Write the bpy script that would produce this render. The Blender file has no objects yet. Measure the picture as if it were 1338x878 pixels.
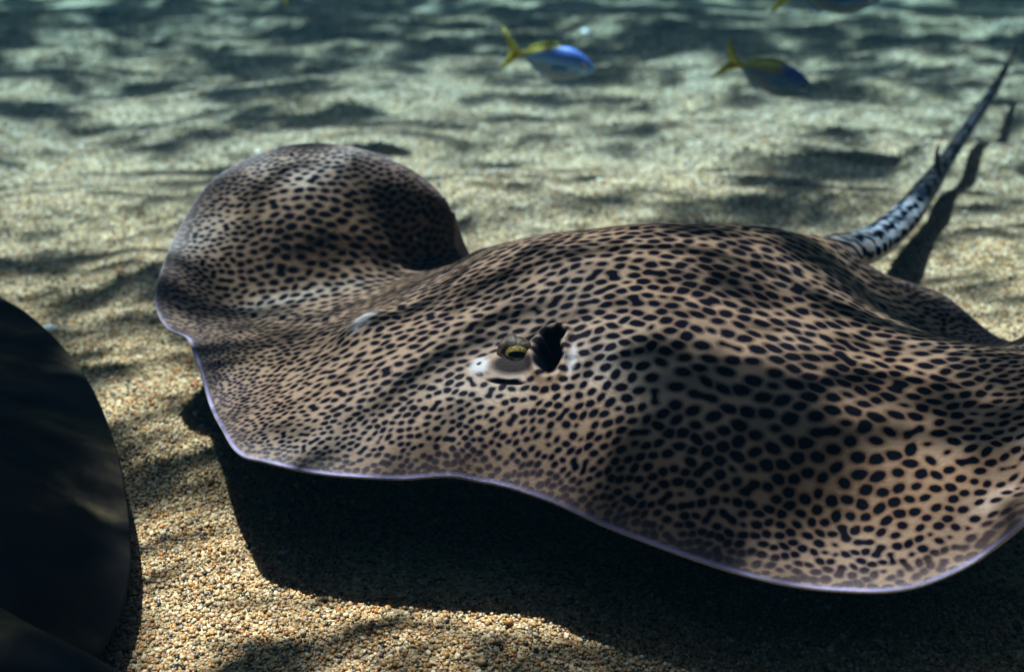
import bpy, bmesh, math, random
import numpy as np
from mathutils import Vector, Matrix, Euler

random.seed(7)
rng = np.random.default_rng(11)
SC = bpy.context.scene
COL = SC.collection

# ------------------------------------------------------------------ camera
cam_d = bpy.data.cameras.new('camera')
cam = bpy.data.objects.new('camera', cam_d)
COL.objects.link(cam)
cam.location = (0, 0, 0.75)
cam.rotation_euler = (math.radians(90 - 28), 0, 0)
cam_d.sensor_width = 36
cam_d.lens = 36 * 1435 / 1338
cam_d.clip_start = 0.01
cam_d.clip_end = 500
cam_d.dof.use_dof = True
cam_d.dof.focus_distance = 1.10
cam_d.dof.aperture_fstop = 3.3
SC.camera = cam

# ------------------------------------------------------------------ light
SUN_DIR = Vector((0.20, -0.36, -1.0)).normalized()      # direction the light travels
elev = math.asin(-SUN_DIR.z)
azim = math.atan2(-SUN_DIR.x, -SUN_DIR.y)               # from +Y towards +X
w = bpy.data.worlds.new('World'); SC.world = w; w.use_nodes = True
nt = w.node_tree
sky = nt.nodes.new('ShaderNodeTexSky'); sky.sky_type = 'NISHITA'; sky.sun_disc = False
sky.sun_elevation = elev; sky.sun_rotation = azim
bg = nt.nodes['Background']; bg.inputs['Strength'].default_value = 0.05
nt.links.new(sky.outputs[0], bg.inputs['Color'])
sun_d = bpy.data.lights.new('sun', 'SUN'); sun_d.energy = 5.0; sun_d.angle = math.radians(0.9)
sun_d.color = (1.0, 0.87, 0.81)
sun = bpy.data.objects.new('sun', sun_d); COL.objects.link(sun)
sun.rotation_euler = SUN_DIR.to_track_quat('-Z', 'Y').to_euler()
sun.location = (0, 0, 5)
SC.view_settings.view_transform = 'Standard'; SC.view_settings.look = 'None'
SC.view_settings.exposure = 1.5; SC.view_settings.gamma = 1
SC.render.engine = 'CYCLES'
SC.cycles.use_denoising = True
SC.cycles.max_bounces = 8
SC.cycles.diffuse_bounces = 1
SC.cycles.transparent_max_bounces = 12
SC.cycles.volume_bounces = 1
SC.cycles.sample_clamp_indirect = 4

# ------------------------------------------------------------------ helpers
def tag(o, label=None, cat=None, group=None, kind=None):
    if label: o['label'] = label
    if cat: o['category'] = cat
    if group: o['group'] = group
    if kind: o['kind'] = kind
    return o

def empty(name, loc=(0, 0, 0), rot=(0, 0, 0)):
    e = bpy.data.objects.new(name, None); e.empty_display_size = 0.05
    COL.objects.link(e); e.location = loc; e.rotation_euler = rot
    return e

def link(name, me, mat=None, parent=None, smooth=True):
    o = bpy.data.objects.new(name, me); COL.objects.link(o)
    if mat: me.materials.append(mat)
    if smooth: me.polygons.foreach_set('use_smooth', np.ones(len(me.polygons), bool))
    if parent: o.parent = parent
    return o

def mesh_np(name, V, Q):
    """mesh from numpy verts (n,3) and quads (m,4)"""
    V = np.ascontiguousarray(V, np.float32); Q = np.ascontiguousarray(Q, np.int32)
    me = bpy.data.meshes.new(name)
    me.vertices.add(len(V)); me.vertices.foreach_set('co', V.ravel())
    me.loops.add(Q.size); me.loops.foreach_set('vertex_index', Q.ravel())
    k = Q.shape[1]
    me.polygons.add(len(Q))
    me.polygons.foreach_set('loop_start', np.arange(len(Q), dtype=np.int32) * k)
    me.polygons.foreach_set('loop_total', np.full(len(Q), k, np.int32))
    me.update(calc_edges=True)
    return me

def fattr(me, name, vals):
    a = me.attributes.new(name, 'FLOAT', 'POINT'); a.data.foreach_set('value', np.ascontiguousarray(vals, np.float32))

def smooth(a, b, x):
    t = np.clip((x - a) / (b - a), 0, 1); return t * t * (3 - 2 * t)

def vnoise(x, y, seed=0):
    """smooth lattice noise 0..1"""
    r = np.random.default_rng(seed); T = r.random((256, 256))
    xi = np.floor(x).astype(int); yi = np.floor(y).astype(int)
    fx = x - xi; fy = y - yi
    fx = fx**3 * (fx * (fx * 6 - 15) + 10); fy = fy**3 * (fy * (fy * 6 - 15) + 10)
    g = lambda i, j: T[i % 256, j % 256]
    return ((g(xi, yi) * (1 - fx) + g(xi + 1, yi) * fx) * (1 - fy)
            + (g(xi, yi + 1) * (1 - fx) + g(xi + 1, yi + 1) * fx) * fy)

def fbm(x, y, seed=0, octv=4, gain=.5):
    s = 0; a = 1; n = 0
    for k in range(octv):
        c, sn = math.cos(k * 1.1), math.sin(k * 1.1)
        s = s + a * vnoise((x * c - y * sn) * 2**k + 17.3 * k, (x * sn + y * c) * 2**k + 5.1 * k, seed + k); n += a; a *= gain
    return s / n

def new_mat(name):
    m = bpy.data.materials.new(name); m.use_nodes = True
    t = m.node_tree; return m, t, t.nodes, t.links, t.nodes['Principled BSDF']

def node(nodes, kind, **kw):
    n = nodes.new(kind)
    for k, v in kw.items():
        if k.startswith('i_'):
            key = k[2:]
            n.inputs[int(key) if key.isdigit() else key.replace('_', ' ')].default_value = v
        else: setattr(n, k, v)
    return n

def mixc(nodes, links, fac, a, b, mode='MIX'):
    n = nodes.new('ShaderNodeMix'); n.data_type = 'RGBA'; n.blend_type = mode
    for idx, v in ((0, fac), (6, a), (7, b)):
        if isinstance(v, (int, float)): n.inputs[idx].default_value = v
        elif isinstance(v, tuple): n.inputs[idx].default_value = (*v, 1)
        else: links.new(v, n.inputs[idx])
    return n.outputs[2]

def ramp(nodes, links, src, stops, interp='LINEAR'):
    n = nodes.new('ShaderNodeValToRGB'); cr = n.color_ramp; cr.interpolation = interp
    while len(cr.elements) < len(stops): cr.elements.new(0.5)
    for e, (p, c) in zip(cr.elements, stops):
        e.position = p; e.color = (*c, 1) if isinstance(c, tuple) else (c, c, c, 1)
    links.new(src, n.inputs[0]); return n.outputs[0]

def attr(nodes, name, kind='GEOMETRY'):
    n = nodes.new('ShaderNodeAttribute'); n.attribute_name = name; n.attribute_type = kind; return n

# ------------------------------------------------------------------ seabed height
def sand_z(x, y):
    d = np.clip((y - 0.2) / 3, 0, 1)
    z = (fbm(x * 2.2, y * 4.0, 3, 3) - .5) * (0.020 + 0.05 * d)
    z = z + (fbm(x * 9, y * 16, 9, 3) - .5) * 0.010
    z = z + 0.012 * np.sin(y * 21 + 3 * fbm(x * 1.3, y * 1.3, 5, 2) * 3) * smooth(1.3, 2.2, y)
    return z

# ------------------------------------------------------------------ water surface: unseen sheet added as a light gobo
W_H = 1.30
xs = np.concatenate([np.linspace(-40, -3.2, 12)[:-1], np.arange(-3.2, 3.6, .016), np.linspace(3.6, 40, 12)[1:]])
ys = np.concatenate([np.linspace(-20, -.6, 8)[:-1], np.arange(-.6, 6.4, .016), np.linspace(6.4, 60, 12)[1:]])
X, Y = np.meshgrid(xs, ys)
def receiver(x, y, z):      # where the sun's ray to a point crosses the surface
    k = (W_H - z)
    return x - SUN_DIR.x / -SUN_DIR.z * k, y - SUN_DIR.y / -SUN_DIR.z * k
wx = X + .10 * (fbm(X * 5, Y * 5, 40, 2) - .5); wy = Y + .10 * (fbm(X * 5, Y * 5, 47, 2) - .5)
n1 = fbm(wx * 4.6, wy * 13, 21, 3, .6)
n2 = fbm(wx * 11, wy * 30, 33, 3, .6)
rid = 1 - np.abs(fbm(wx * 4.5, wy * 10, 55, 3) * 2 - 1)
rid2 = (1 - np.abs(fbm(wx * 5.5 + .6 * n2, wy * 13 + .6 * n2, 63, 2) * 2 - 1))**5       # focused bright lines
f = (n1 - .5) * 1.9 + (n2 - .5) * 1.15 + (rid - .75) * .9 + (rid2 - .35) * .55 + .08
GOBO_BLOBS = [  # light and shade patches set by hand: x, y, z aimed at, radius x, radius y, strength
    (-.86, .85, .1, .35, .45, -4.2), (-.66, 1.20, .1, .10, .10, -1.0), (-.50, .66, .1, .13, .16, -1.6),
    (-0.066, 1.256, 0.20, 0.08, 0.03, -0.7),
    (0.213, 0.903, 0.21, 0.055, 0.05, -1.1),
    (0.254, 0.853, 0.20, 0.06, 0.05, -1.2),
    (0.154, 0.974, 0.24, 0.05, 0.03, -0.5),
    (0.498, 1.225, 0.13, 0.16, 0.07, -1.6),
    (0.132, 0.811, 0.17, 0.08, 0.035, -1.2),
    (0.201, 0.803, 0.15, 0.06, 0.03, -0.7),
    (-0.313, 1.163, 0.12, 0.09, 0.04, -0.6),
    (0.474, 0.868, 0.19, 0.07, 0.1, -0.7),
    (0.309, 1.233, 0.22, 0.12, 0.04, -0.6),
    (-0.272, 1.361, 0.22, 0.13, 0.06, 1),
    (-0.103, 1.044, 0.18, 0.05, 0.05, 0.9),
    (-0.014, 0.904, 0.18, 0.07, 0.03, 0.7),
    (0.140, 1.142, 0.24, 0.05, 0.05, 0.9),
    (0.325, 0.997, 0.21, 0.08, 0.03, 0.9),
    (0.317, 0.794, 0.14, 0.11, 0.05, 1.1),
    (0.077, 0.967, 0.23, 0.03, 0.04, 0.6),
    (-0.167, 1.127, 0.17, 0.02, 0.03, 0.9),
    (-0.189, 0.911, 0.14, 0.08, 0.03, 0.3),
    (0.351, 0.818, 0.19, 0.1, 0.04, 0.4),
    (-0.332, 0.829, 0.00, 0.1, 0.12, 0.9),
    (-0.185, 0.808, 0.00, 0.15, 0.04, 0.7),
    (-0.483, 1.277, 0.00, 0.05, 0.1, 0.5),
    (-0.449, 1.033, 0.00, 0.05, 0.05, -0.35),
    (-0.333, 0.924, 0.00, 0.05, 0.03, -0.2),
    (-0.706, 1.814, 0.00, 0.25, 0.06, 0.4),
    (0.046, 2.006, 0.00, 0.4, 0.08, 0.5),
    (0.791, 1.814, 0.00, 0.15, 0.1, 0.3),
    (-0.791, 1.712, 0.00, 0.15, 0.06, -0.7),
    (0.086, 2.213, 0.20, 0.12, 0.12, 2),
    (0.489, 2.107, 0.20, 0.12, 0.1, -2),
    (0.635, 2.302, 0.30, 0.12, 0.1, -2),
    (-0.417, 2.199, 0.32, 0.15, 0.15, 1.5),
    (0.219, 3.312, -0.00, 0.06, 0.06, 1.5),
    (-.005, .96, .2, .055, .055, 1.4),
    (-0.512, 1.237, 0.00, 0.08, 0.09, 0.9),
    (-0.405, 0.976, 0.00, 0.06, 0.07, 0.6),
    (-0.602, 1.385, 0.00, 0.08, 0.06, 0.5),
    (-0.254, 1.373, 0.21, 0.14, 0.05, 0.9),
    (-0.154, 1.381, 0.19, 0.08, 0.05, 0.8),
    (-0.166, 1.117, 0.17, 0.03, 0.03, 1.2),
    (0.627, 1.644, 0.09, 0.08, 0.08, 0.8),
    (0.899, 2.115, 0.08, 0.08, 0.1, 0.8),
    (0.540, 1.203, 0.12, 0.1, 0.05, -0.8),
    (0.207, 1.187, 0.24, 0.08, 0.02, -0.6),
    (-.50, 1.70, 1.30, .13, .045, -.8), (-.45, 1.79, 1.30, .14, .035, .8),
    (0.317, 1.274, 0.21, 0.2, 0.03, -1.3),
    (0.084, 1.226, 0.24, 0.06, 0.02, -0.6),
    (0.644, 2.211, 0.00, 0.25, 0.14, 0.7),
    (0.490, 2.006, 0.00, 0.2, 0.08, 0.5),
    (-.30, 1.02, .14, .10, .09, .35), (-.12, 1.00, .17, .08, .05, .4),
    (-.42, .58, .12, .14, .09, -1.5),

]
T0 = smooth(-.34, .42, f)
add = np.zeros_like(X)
for bx_, by_, bz_, rx, ry, st in GOBO_BLOBS:
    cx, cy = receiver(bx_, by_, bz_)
    add += st * np.exp(-(((X - cx) / rx)**2 + ((Y - cy) / ry)**2))
f = f + .16 * smooth(1.9, 1.5, Y) + .22 * smooth(1.2, 1.8, Y) - .62 * smooth(2.7, 3.7, Y) + .06  # bands of the gobo lightened near and darkened far
T = smooth(-.38, .52, f + add)**1.3
T = .03 + .97 * T
Z = W_H + .012 * (f - .2)
ny, nx = X.shape
V = np.stack([X, Y, Z], -1).reshape(-1, 3)
idx = np.arange(nx * ny).reshape(ny, nx)
Q = np.stack([idx[:-1, :-1], idx[:-1, 1:], idx[1:, 1:], idx[1:, :-1]], -1).reshape(-1, 4)
me = mesh_np('water_gobo', V, Q)
fattr(me, 'dapple', T.ravel())
m, t, N, L, P = new_mat('dapple_gobo')
N.remove(P)
tr = N.new('ShaderNodeBsdfTransparent')
a = attr(N, 'dapple')
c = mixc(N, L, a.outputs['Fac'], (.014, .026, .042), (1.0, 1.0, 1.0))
# cone set narrower than the critical angle, cutting sky fill to deepen shade
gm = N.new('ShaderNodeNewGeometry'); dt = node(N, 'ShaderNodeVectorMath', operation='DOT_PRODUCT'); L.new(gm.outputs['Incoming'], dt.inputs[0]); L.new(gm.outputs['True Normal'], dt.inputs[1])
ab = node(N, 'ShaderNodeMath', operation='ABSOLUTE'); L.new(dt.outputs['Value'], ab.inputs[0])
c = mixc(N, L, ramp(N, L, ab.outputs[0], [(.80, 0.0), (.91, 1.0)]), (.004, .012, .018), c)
L.new(c, tr.inputs[0]); L.new(tr.outputs[0], N['Material Output'].inputs[0])
tag(link('water_gobo', me, m), 'unseen water surface sheet above the camera, added as a gobo to dapple the sunlight', kind='structure')

# ------------------------------------------------------------------ sand
xs = np.concatenate([np.linspace(-40, -2.6, 14)[:-1], np.arange(-2.6, -.75, .02), np.arange(-.75, 1.0, .006), np.arange(1.0, 3.2, .02), np.linspace(3.2, 40, 14)[1:]])
ys = np.concatenate([np.linspace(-20, .3, 10)[:-1], np.arange(.3, 2.2, .006), np.arange(2.2, 5.0, .014), np.linspace(5.0, 60, 20)[1:]])
X, Y = np.meshgrid(xs, ys); Z = sand_z(X, Y)
ny, nx = X.shape; idx = np.arange(nx * ny).reshape(ny, nx)
Q = np.stack([idx[:-1, :-1], idx[:-1, 1:], idx[1:, 1:], idx[1:, :-1]], -1).reshape(-1, 4)
me = mesh_np('sand', np.stack([X, Y, Z], -1).reshape(-1, 3), Q)
m, t, N, L, P = new_mat('coarse_sand')
geo = N.new('ShaderNodeNewGeometry')
vo = node(N, 'ShaderNodeTexVoronoi', i_Scale=240.0); L.new(geo.outputs['Position'], vo.inputs['Vector'])
sep = N.new('ShaderNodeSeparateColor'); L.new(vo.outputs['Color'], sep.inputs[0])
GR = [(0, (.035, .03, .028)), (.07, (.09, .07, .05)), (.12, (.30, .20, .10)), (.30, (.46, .34, .19)), (.52, (.58, .46, .28)), (.72, (.42, .24, .08)), (.80, (.66, .56, .40)), (.93, (.80, .72, .60))]
c1 = ramp(N, L, sep.outputs[0], GR, 'CONSTANT')
sy = N.new('ShaderNodeSeparateXYZ'); L.new(geo.outputs['Position'], sy.inputs[0])      # sand tint turns paler farther from the camera
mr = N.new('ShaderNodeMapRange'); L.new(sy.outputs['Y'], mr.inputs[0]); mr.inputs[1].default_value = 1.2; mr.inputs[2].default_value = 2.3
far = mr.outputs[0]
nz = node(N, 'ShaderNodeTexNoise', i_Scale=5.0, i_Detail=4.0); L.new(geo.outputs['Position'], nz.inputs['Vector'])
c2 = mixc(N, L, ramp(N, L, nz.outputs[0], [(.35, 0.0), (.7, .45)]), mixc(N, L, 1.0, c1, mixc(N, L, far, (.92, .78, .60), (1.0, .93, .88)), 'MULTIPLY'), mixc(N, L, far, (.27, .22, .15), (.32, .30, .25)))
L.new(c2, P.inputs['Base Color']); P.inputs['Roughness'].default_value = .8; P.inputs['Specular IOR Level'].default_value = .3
b1 = node(N, 'ShaderNodeBump', i_Strength=.8, i_Distance=.002, invert=True); L.new(vo.outputs['Distance'], b1.inputs['Height'])
n3 = node(N, 'ShaderNodeTexNoise', i_Scale=60.0, i_Detail=5.0); L.new(geo.outputs['Position'], n3.inputs['Vector'])
b2 = node(N, 'ShaderNodeBump', i_Strength=.6, i_Distance=.012); L.new(n3.outputs[0], b2.inputs['Height']); L.new(b1.outputs[0], b2.inputs['Normal'])
L.new(b2.outputs[0], P.inputs['Normal'])
tag(link('sand', me, m), 'pale coarse sandy seabed', kind='structure')

# loose grains: one object, instanced with geometry nodes
NG = 300000
gy = .45 + 3.17 * rng.random(NG * 3)**1.75
gx = (rng.random(NG * 3) * 2 - 1) * (.20 + .48 * gy) + .02
# skip most grains hidden in the deep shade under the ray
hid = (gx > -.18) & (gx < .62) & (gy > .86 + .0 * gx) & (gy < 1.28)
keep = ~hid | (rng.random(NG * 3) < .12)
gx, gy = gx[keep][:NG], gy[keep][:NG]
n = len(gx)
sz = .0015 + .0015 * rng.random(n)**2 + .0020 * (rng.random(n) > .97) * rng.random(n) + .0028 * (rng.random(n) > .994) * rng.random(n)
sz = sz * (1 + .18 * np.clip(gy - 1.4, 0, 2))
gz = sand_z(gx, gy) + sz * (rng.random(n) * 1.1 - .3) + .0012 * rng.random(n)**3
pts = np.stack([gx, gy, gz], 1).astype(np.float32)
me = bpy.data.meshes.new('sand_grains'); me.vertices.add(n); me.vertices.foreach_set('co', pts.ravel())
pal = np.array([(.68, .55, .38), (.56, .42, .24), (.46, .30, .14), (.52, .28, .08), (.42, .19, .045), (.80, .74, .64), (.22, .19, .16), (.03, .028, .026), (.55, .40, .30), (.66, .60, .48)])
pi = rng.choice(len(pal), n, p=[.17, .16, .15, .125, .065, .075, .08, .07, .05, .055])
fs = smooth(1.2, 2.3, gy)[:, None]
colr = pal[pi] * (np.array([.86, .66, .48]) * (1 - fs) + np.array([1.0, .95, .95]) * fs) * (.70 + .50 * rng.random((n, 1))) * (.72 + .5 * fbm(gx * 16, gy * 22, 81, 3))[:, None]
a = me.attributes.new('grain_color', 'FLOAT_VECTOR', 'POINT'); a.data.foreach_set('vector', colr.astype(np.float32).ravel())
a = me.attributes.new('grain_rot', 'FLOAT_VECTOR', 'POINT'); a.data.foreach_set('vector', (np.stack([(rng.random(n) - .5) * 1.0, (rng.random(n) - .5) * 1.0, rng.random(n) * 6.28], 1)).astype(np.float32).ravel())
a = me.attributes.new('grain_scale', 'FLOAT_VECTOR', 'POINT'); a.data.foreach_set('vector', (sz[:, None] * np.stack([.8 + .7 * rng.random(n), .8 + .4 * rng.random(n), .55 + .4 * rng.random(n)], 1)).astype(np.float32).ravel())
bm = bmesh.new(); bmesh.ops.create_icosphere(bm, subdivisions=1, radius=1)
for v in bm.verts: v.co *= .8 + .4 * random.random()
gme = bpy.data.meshes.new('grain'); bm.to_mesh(gme); bm.free()
gme.polygons.foreach_set('use_smooth', np.ones(len(gme.polygons), bool))
mg, t, N, L, P = new_mat('sand_grain')
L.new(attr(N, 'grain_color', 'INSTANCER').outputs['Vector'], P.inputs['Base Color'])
P.inputs['Roughness'].default_value = .45
gme.materials.append(mg)
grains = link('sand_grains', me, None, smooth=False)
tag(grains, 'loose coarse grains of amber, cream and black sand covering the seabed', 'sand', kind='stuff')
src = bpy.data.objects.new('grain', gme)     # source mesh, held by the node group only
gn = bpy.data.node_groups.new('scatter_grains', 'GeometryNodeTree')
gn.interface.new_socket('Geometry', in_out='INPUT', socket_type='NodeSocketGeometry')
gn.interface.new_socket('Geometry', in_out='OUTPUT', socket_type='NodeSocketGeometry')
gi = gn.nodes.new('NodeGroupInput'); go = gn.nodes.new('NodeGroupOutput')
oi = gn.nodes.new('GeometryNodeObjectInfo'); oi.inputs[0].default_value = src
ip = gn.nodes.new('GeometryNodeInstanceOnPoints')
def named(nm):
    q = gn.nodes.new('GeometryNodeInputNamedAttribute'); q.data_type = 'FLOAT_VECTOR'; q.inputs['Name'].default_value = nm; return q.outputs[0]
gn.links.new(gi.outputs[0], ip.inputs['Points']); gn.links.new(oi.outputs['Geometry'], ip.inputs['Instance'])
gn.links.new(named('grain_rot'), ip.inputs['Rotation']); gn.links.new(named('grain_scale'), ip.inputs['Scale'])
gn.links.new(ip.outputs[0], go.inputs[0])
md = grains.modifiers.new('scatter', 'NODES'); md.node_group = gn

# ------------------------------------------------------------------ spotted ray
RIM = [  # rest u, rest v -> world x, y, z (metres)
    (-0.279, 0.914,  -0.279, 0.929, 0.125),
    (-0.244, 0.892,  -0.244, 0.909, 0.125),
    (-0.187, 0.871,  -0.187, 0.889, 0.125),
    (-0.111, 0.861,  -0.111, 0.880, 0.125),
    (-0.036, 0.857,  -0.036, 0.876, 0.125),
    (0.023, 0.831,  0.023, 0.852, 0.125),
    (0.092, 0.781,  0.092, 0.809, 0.120),
    (0.159, 0.747,  0.159, 0.778, 0.112),
    (0.224, 0.723,  0.224, 0.756, 0.105),
    (0.290, 0.713,  0.290, 0.748, 0.100),
    (0.349, 0.713,  0.349, 0.746, 0.105),
    (0.411, 0.735,  0.411, 0.761, 0.125),
    (0.447, 0.752,  0.447, 0.761, 0.175),
    (0.496, 0.800,  0.496, 0.800, 0.210),
    (0.546, 0.882,  0.546, 0.882, 0.215),
    (0.634, 1.070,  0.634, 1.072, 0.150),
    (0.637, 1.208,  0.637, 1.208, 0.110),
    (0.585, 1.322,  0.585, 1.322, 0.105),
    (0.528, 1.388,  0.528, 1.388, 0.105),
    (0.440, 1.440,  0.440, 1.440, 0.100),
    (0.340, 1.470,  0.340, 1.470, 0.080),
    (0.200, 1.450,  0.200, 1.450, 0.060),
    (0.070, 1.420,  0.070, 1.420, 0.040),
    (-0.030, 1.430,  -0.030, 1.430, 0.070),
    (-0.076, 1.425,  -0.076, 1.408, 0.140),
    (-0.082, 1.466,  -0.082, 1.398, 0.200),
    (-0.127, 1.532,  -0.127, 1.429, 0.240),
    (-0.199, 1.579,  -0.199, 1.456, 0.265),
    (-0.289, 1.609,  -0.289, 1.486, 0.265),
    (-0.359, 1.574,  -0.359, 1.459, 0.255),
    (-0.417, 1.508,  -0.417, 1.419, 0.225),
    (-0.447, 1.403,  -0.447, 1.352, 0.180),
    (-0.452, 1.291,  -0.452, 1.272, 0.150),
    (-0.446, 1.239,  -0.446, 1.236, 0.130),
    (-0.436, 1.200,  -0.423, 1.203, 0.120),
    (-0.414, 1.165,  -0.399, 1.192, 0.115),
    (-0.386, 1.090,  -0.364, 1.116, 0.115),
    (-0.317, 0.990,  -0.317, 0.999, 0.120),
]
INNER = [  # rest u, rest v -> world x, y, z (metres)
    (-0.369, 1.287,  -0.369, 1.287, 0.110),
    (-0.273, 1.312,  -0.273, 1.312, 0.120),
    (-0.176, 1.369,  -0.176, 1.364, 0.125),
    (-0.118, 1.419,  -0.118, 1.419, 0.120),
    (-0.043, 1.341,  -0.043, 1.288, 0.190),
    (-0.009, 1.290,  -0.009, 1.252, 0.215),
    (-0.068, 1.323,  -0.067, 1.283, 0.175),
    (-0.167, 1.127,  -0.167, 1.127, 0.165),
    (-0.121, 1.227,  -0.121, 1.219, 0.170),
    (-0.297, 1.179,  -0.297, 1.179, 0.122),
    (-0.220, 1.117,  -0.220, 1.117, 0.145),
    (-0.288, 1.042,  -0.288, 1.047, 0.125),
    (-0.213, 0.959,  -0.213, 0.967, 0.145),
    (-0.129, 0.913,  -0.129, 0.923, 0.155),
    (-0.051, 0.877,  -0.051, 0.889, 0.150),
    (-0.374, 1.374,  -0.374, 1.335, 0.165),
    (-0.273, 1.414,  -0.273, 1.354, 0.190),
    (-0.276, 1.484,  -0.276, 1.391, 0.230),
    (-0.177, 1.480,  -0.177, 1.412, 0.200),
    (-0.177, 1.414,  -0.177, 1.384, 0.155),
    (-0.381, 1.452,  -0.381, 1.384, 0.200),
    (-0.086, 0.983,  -0.086, 0.984, 0.190),
    (0.001, 0.982,  0.001, 0.982, 0.205),
    (-0.025, 1.095,  -0.025, 1.095, 0.215),
    (0.029, 1.238,  0.029, 1.224, 0.235),
    (0.093, 1.235,  0.093, 1.233, 0.240),
    (0.168, 1.240,  0.168, 1.240, 0.245),
    (0.247, 1.263,  0.247, 1.263, 0.235),
    (0.323, 1.301,  0.323, 1.301, 0.215),
    (0.385, 1.344,  0.385, 1.344, 0.190),
    (0.436, 1.374,  0.437, 1.374, 0.165),
    (0.106, 1.052,  0.106, 1.052, 0.245),
    (0.098, 0.938,  0.098, 0.938, 0.225),
    (0.179, 0.991,  0.179, 0.991, 0.240),
    (0.272, 1.056,  0.272, 1.056, 0.225),
    (0.023, 0.885,  0.023, 0.892, 0.175),
    (0.128, 0.839,  0.128, 0.845, 0.180),
    (0.207, 0.911,  0.207, 0.911, 0.215),
    (0.231, 0.805,  0.231, 0.820, 0.155),
    (0.311, 0.879,  0.311, 0.879, 0.200),
    (0.301, 0.783,  0.301, 0.807, 0.130),
    (0.338, 0.819,  0.338, 0.830, 0.165),
    (0.364, 0.760,  0.364, 0.785, 0.130),
    (0.403, 0.799,  0.403, 0.813, 0.160),
    (0.443, 0.840,  0.443, 0.842, 0.190),
    (0.412, 0.893,  0.412, 0.895, 0.190),
    (0.494, 0.907,  0.494, 0.907, 0.200),
    (0.454, 0.794,  0.454, 0.806, 0.165),
    (0.459, 1.226,  0.459, 1.227, 0.140),
    (0.448, 1.296,  0.448, 1.296, 0.150),
    (0.392, 1.030,  0.392, 1.030, 0.195),
    (0.461, 0.996,  0.461, 0.996, 0.196),
    (0.545, 1.021,  0.545, 1.023, 0.185),
    (0.555, 1.260,  0.555, 1.259, 0.096),
    (0.629, 1.219,  0.629, 1.219, 0.090),
    (0.300, 1.360,  0.300, 1.360, 0.150),
    (0.150, 1.360,  0.150, 1.360, 0.150),
    (0.030, 1.365,  0.030, 1.360, 0.130),
]
def tps_fit(R, W, lam=2e-4):
    n = len(R); d = np.linalg.norm(R[:, None] - R[None], axis=2)
    K = np.where(d > 0, d * d * np.log(np.maximum(d, 1e-9)), 0) + lam * np.eye(n)
    Pm = np.hstack([np.ones((n, 1)), R]); A = np.zeros((n + 3, n + 3))
    A[:n, :n] = K; A[:n, n:] = Pm; A[n:, :n] = Pm.T
    return np.linalg.solve(A, np.vstack([W, np.zeros((3, W.shape[1]))]))

def tps_eval(R, S, P):
    out = np.zeros((len(P), S.shape[1]))
    for k in range(0, len(P), 40000):
        p = P[k:k + 40000]
        d2 = ((p[:, None] - R[None])**2).sum(2)
        K = .5 * d2 * np.log(np.maximum(d2, 1e-18))
        out[k:k + 40000] = K @ S[:len(R)] + S[len(R)] + p @ S[len(R) + 1:]
    return out

def closed_spline(P, n):
    """centripetal-ish Catmull-Rom through a closed list of points, resampled evenly"""
    m = len(P); res = []
    for i in range(m):
        p0, p1, p2, p3 = P[i - 1], P[i], P[(i + 1) % m], P[(i + 2) % m]
        t = np.linspace(0, 1, 60, endpoint=False)[:, None]
        res.append(.5 * ((2 * p1) + (-p0 + p2) * t + (2 * p0 - 5 * p1 + 4 * p2 - p3) * t**2 + (-p0 + 3 * p1 - 3 * p2 + p3) * t**3))
    c = np.vstack(res); c = np.vstack([c, c[:1]])
    s = np.concatenate([[0], np.cumsum(np.linalg.norm(np.diff(c, axis=0), axis=1))])
    u = np.linspace(0, s[-1], n, endpoint=False)
    return np.stack([np.interp(u, s, c[:, k]) for k in range(c.shape[1])], 1)
_r = np.array(RIM); _i = np.array(INNER)
RR, RWd = np.vstack([_r[:, :2], _i[:, :2]]), np.vstack([_r[:, 2:], _i[:, 2:]])
TPS = tps_fit(RR, RWd)
NT, NR = 1500, 430
rim2 = closed_spline(_r[:, :2], NT)
ctr = np.array([.12, 1.12])
rr = np.linspace(0, 1, NR + 1)[1:]
rr = 1 - (1 - rr)**1.12
G = ctr + rr[:, None, None] * (rim2 - ctr)[None]              # (NR,NT,2)
REST = np.vstack([ctr[None], G.reshape(-1, 2)])
TOP = tps_eval(RR, TPS, REST)
RAD = np.concatenate([[0], np.repeat(rr, NT)])
# distance to the rim in the unrolled plane
rim_s = rim2[::6]
RIMD = np.empty(len(REST))
for k in range(0, len(REST), 50000):
    p = REST[k:k + 50000]
    d2 = (p**2).sum(1)[:, None] + (rim_s**2).sum(1)[None] - 2 * p @ rim_s.T
    RIMD[k:k + 50000] = np.sqrt(np.maximum(d2.min(1), 0))

nearr = np.where(RIMD < .035)[0]                # exact distance to the rim's segments close to it
sa = rim2[::3]; sb = np.roll(sa, -1, 0) - sa; sl = (sb**2).sum(1)
for k in range(0, len(nearr), 20000):
    ii = nearr[k:k + 20000]; d = REST[ii][:, None] - sa[None]
    t_ = np.clip((d * sb[None]).sum(2) / sl[None], 0, 1)
    RIMD[ii] = np.sqrt((((d - t_[..., None] * sb[None])**2).sum(2)).min(1))
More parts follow.
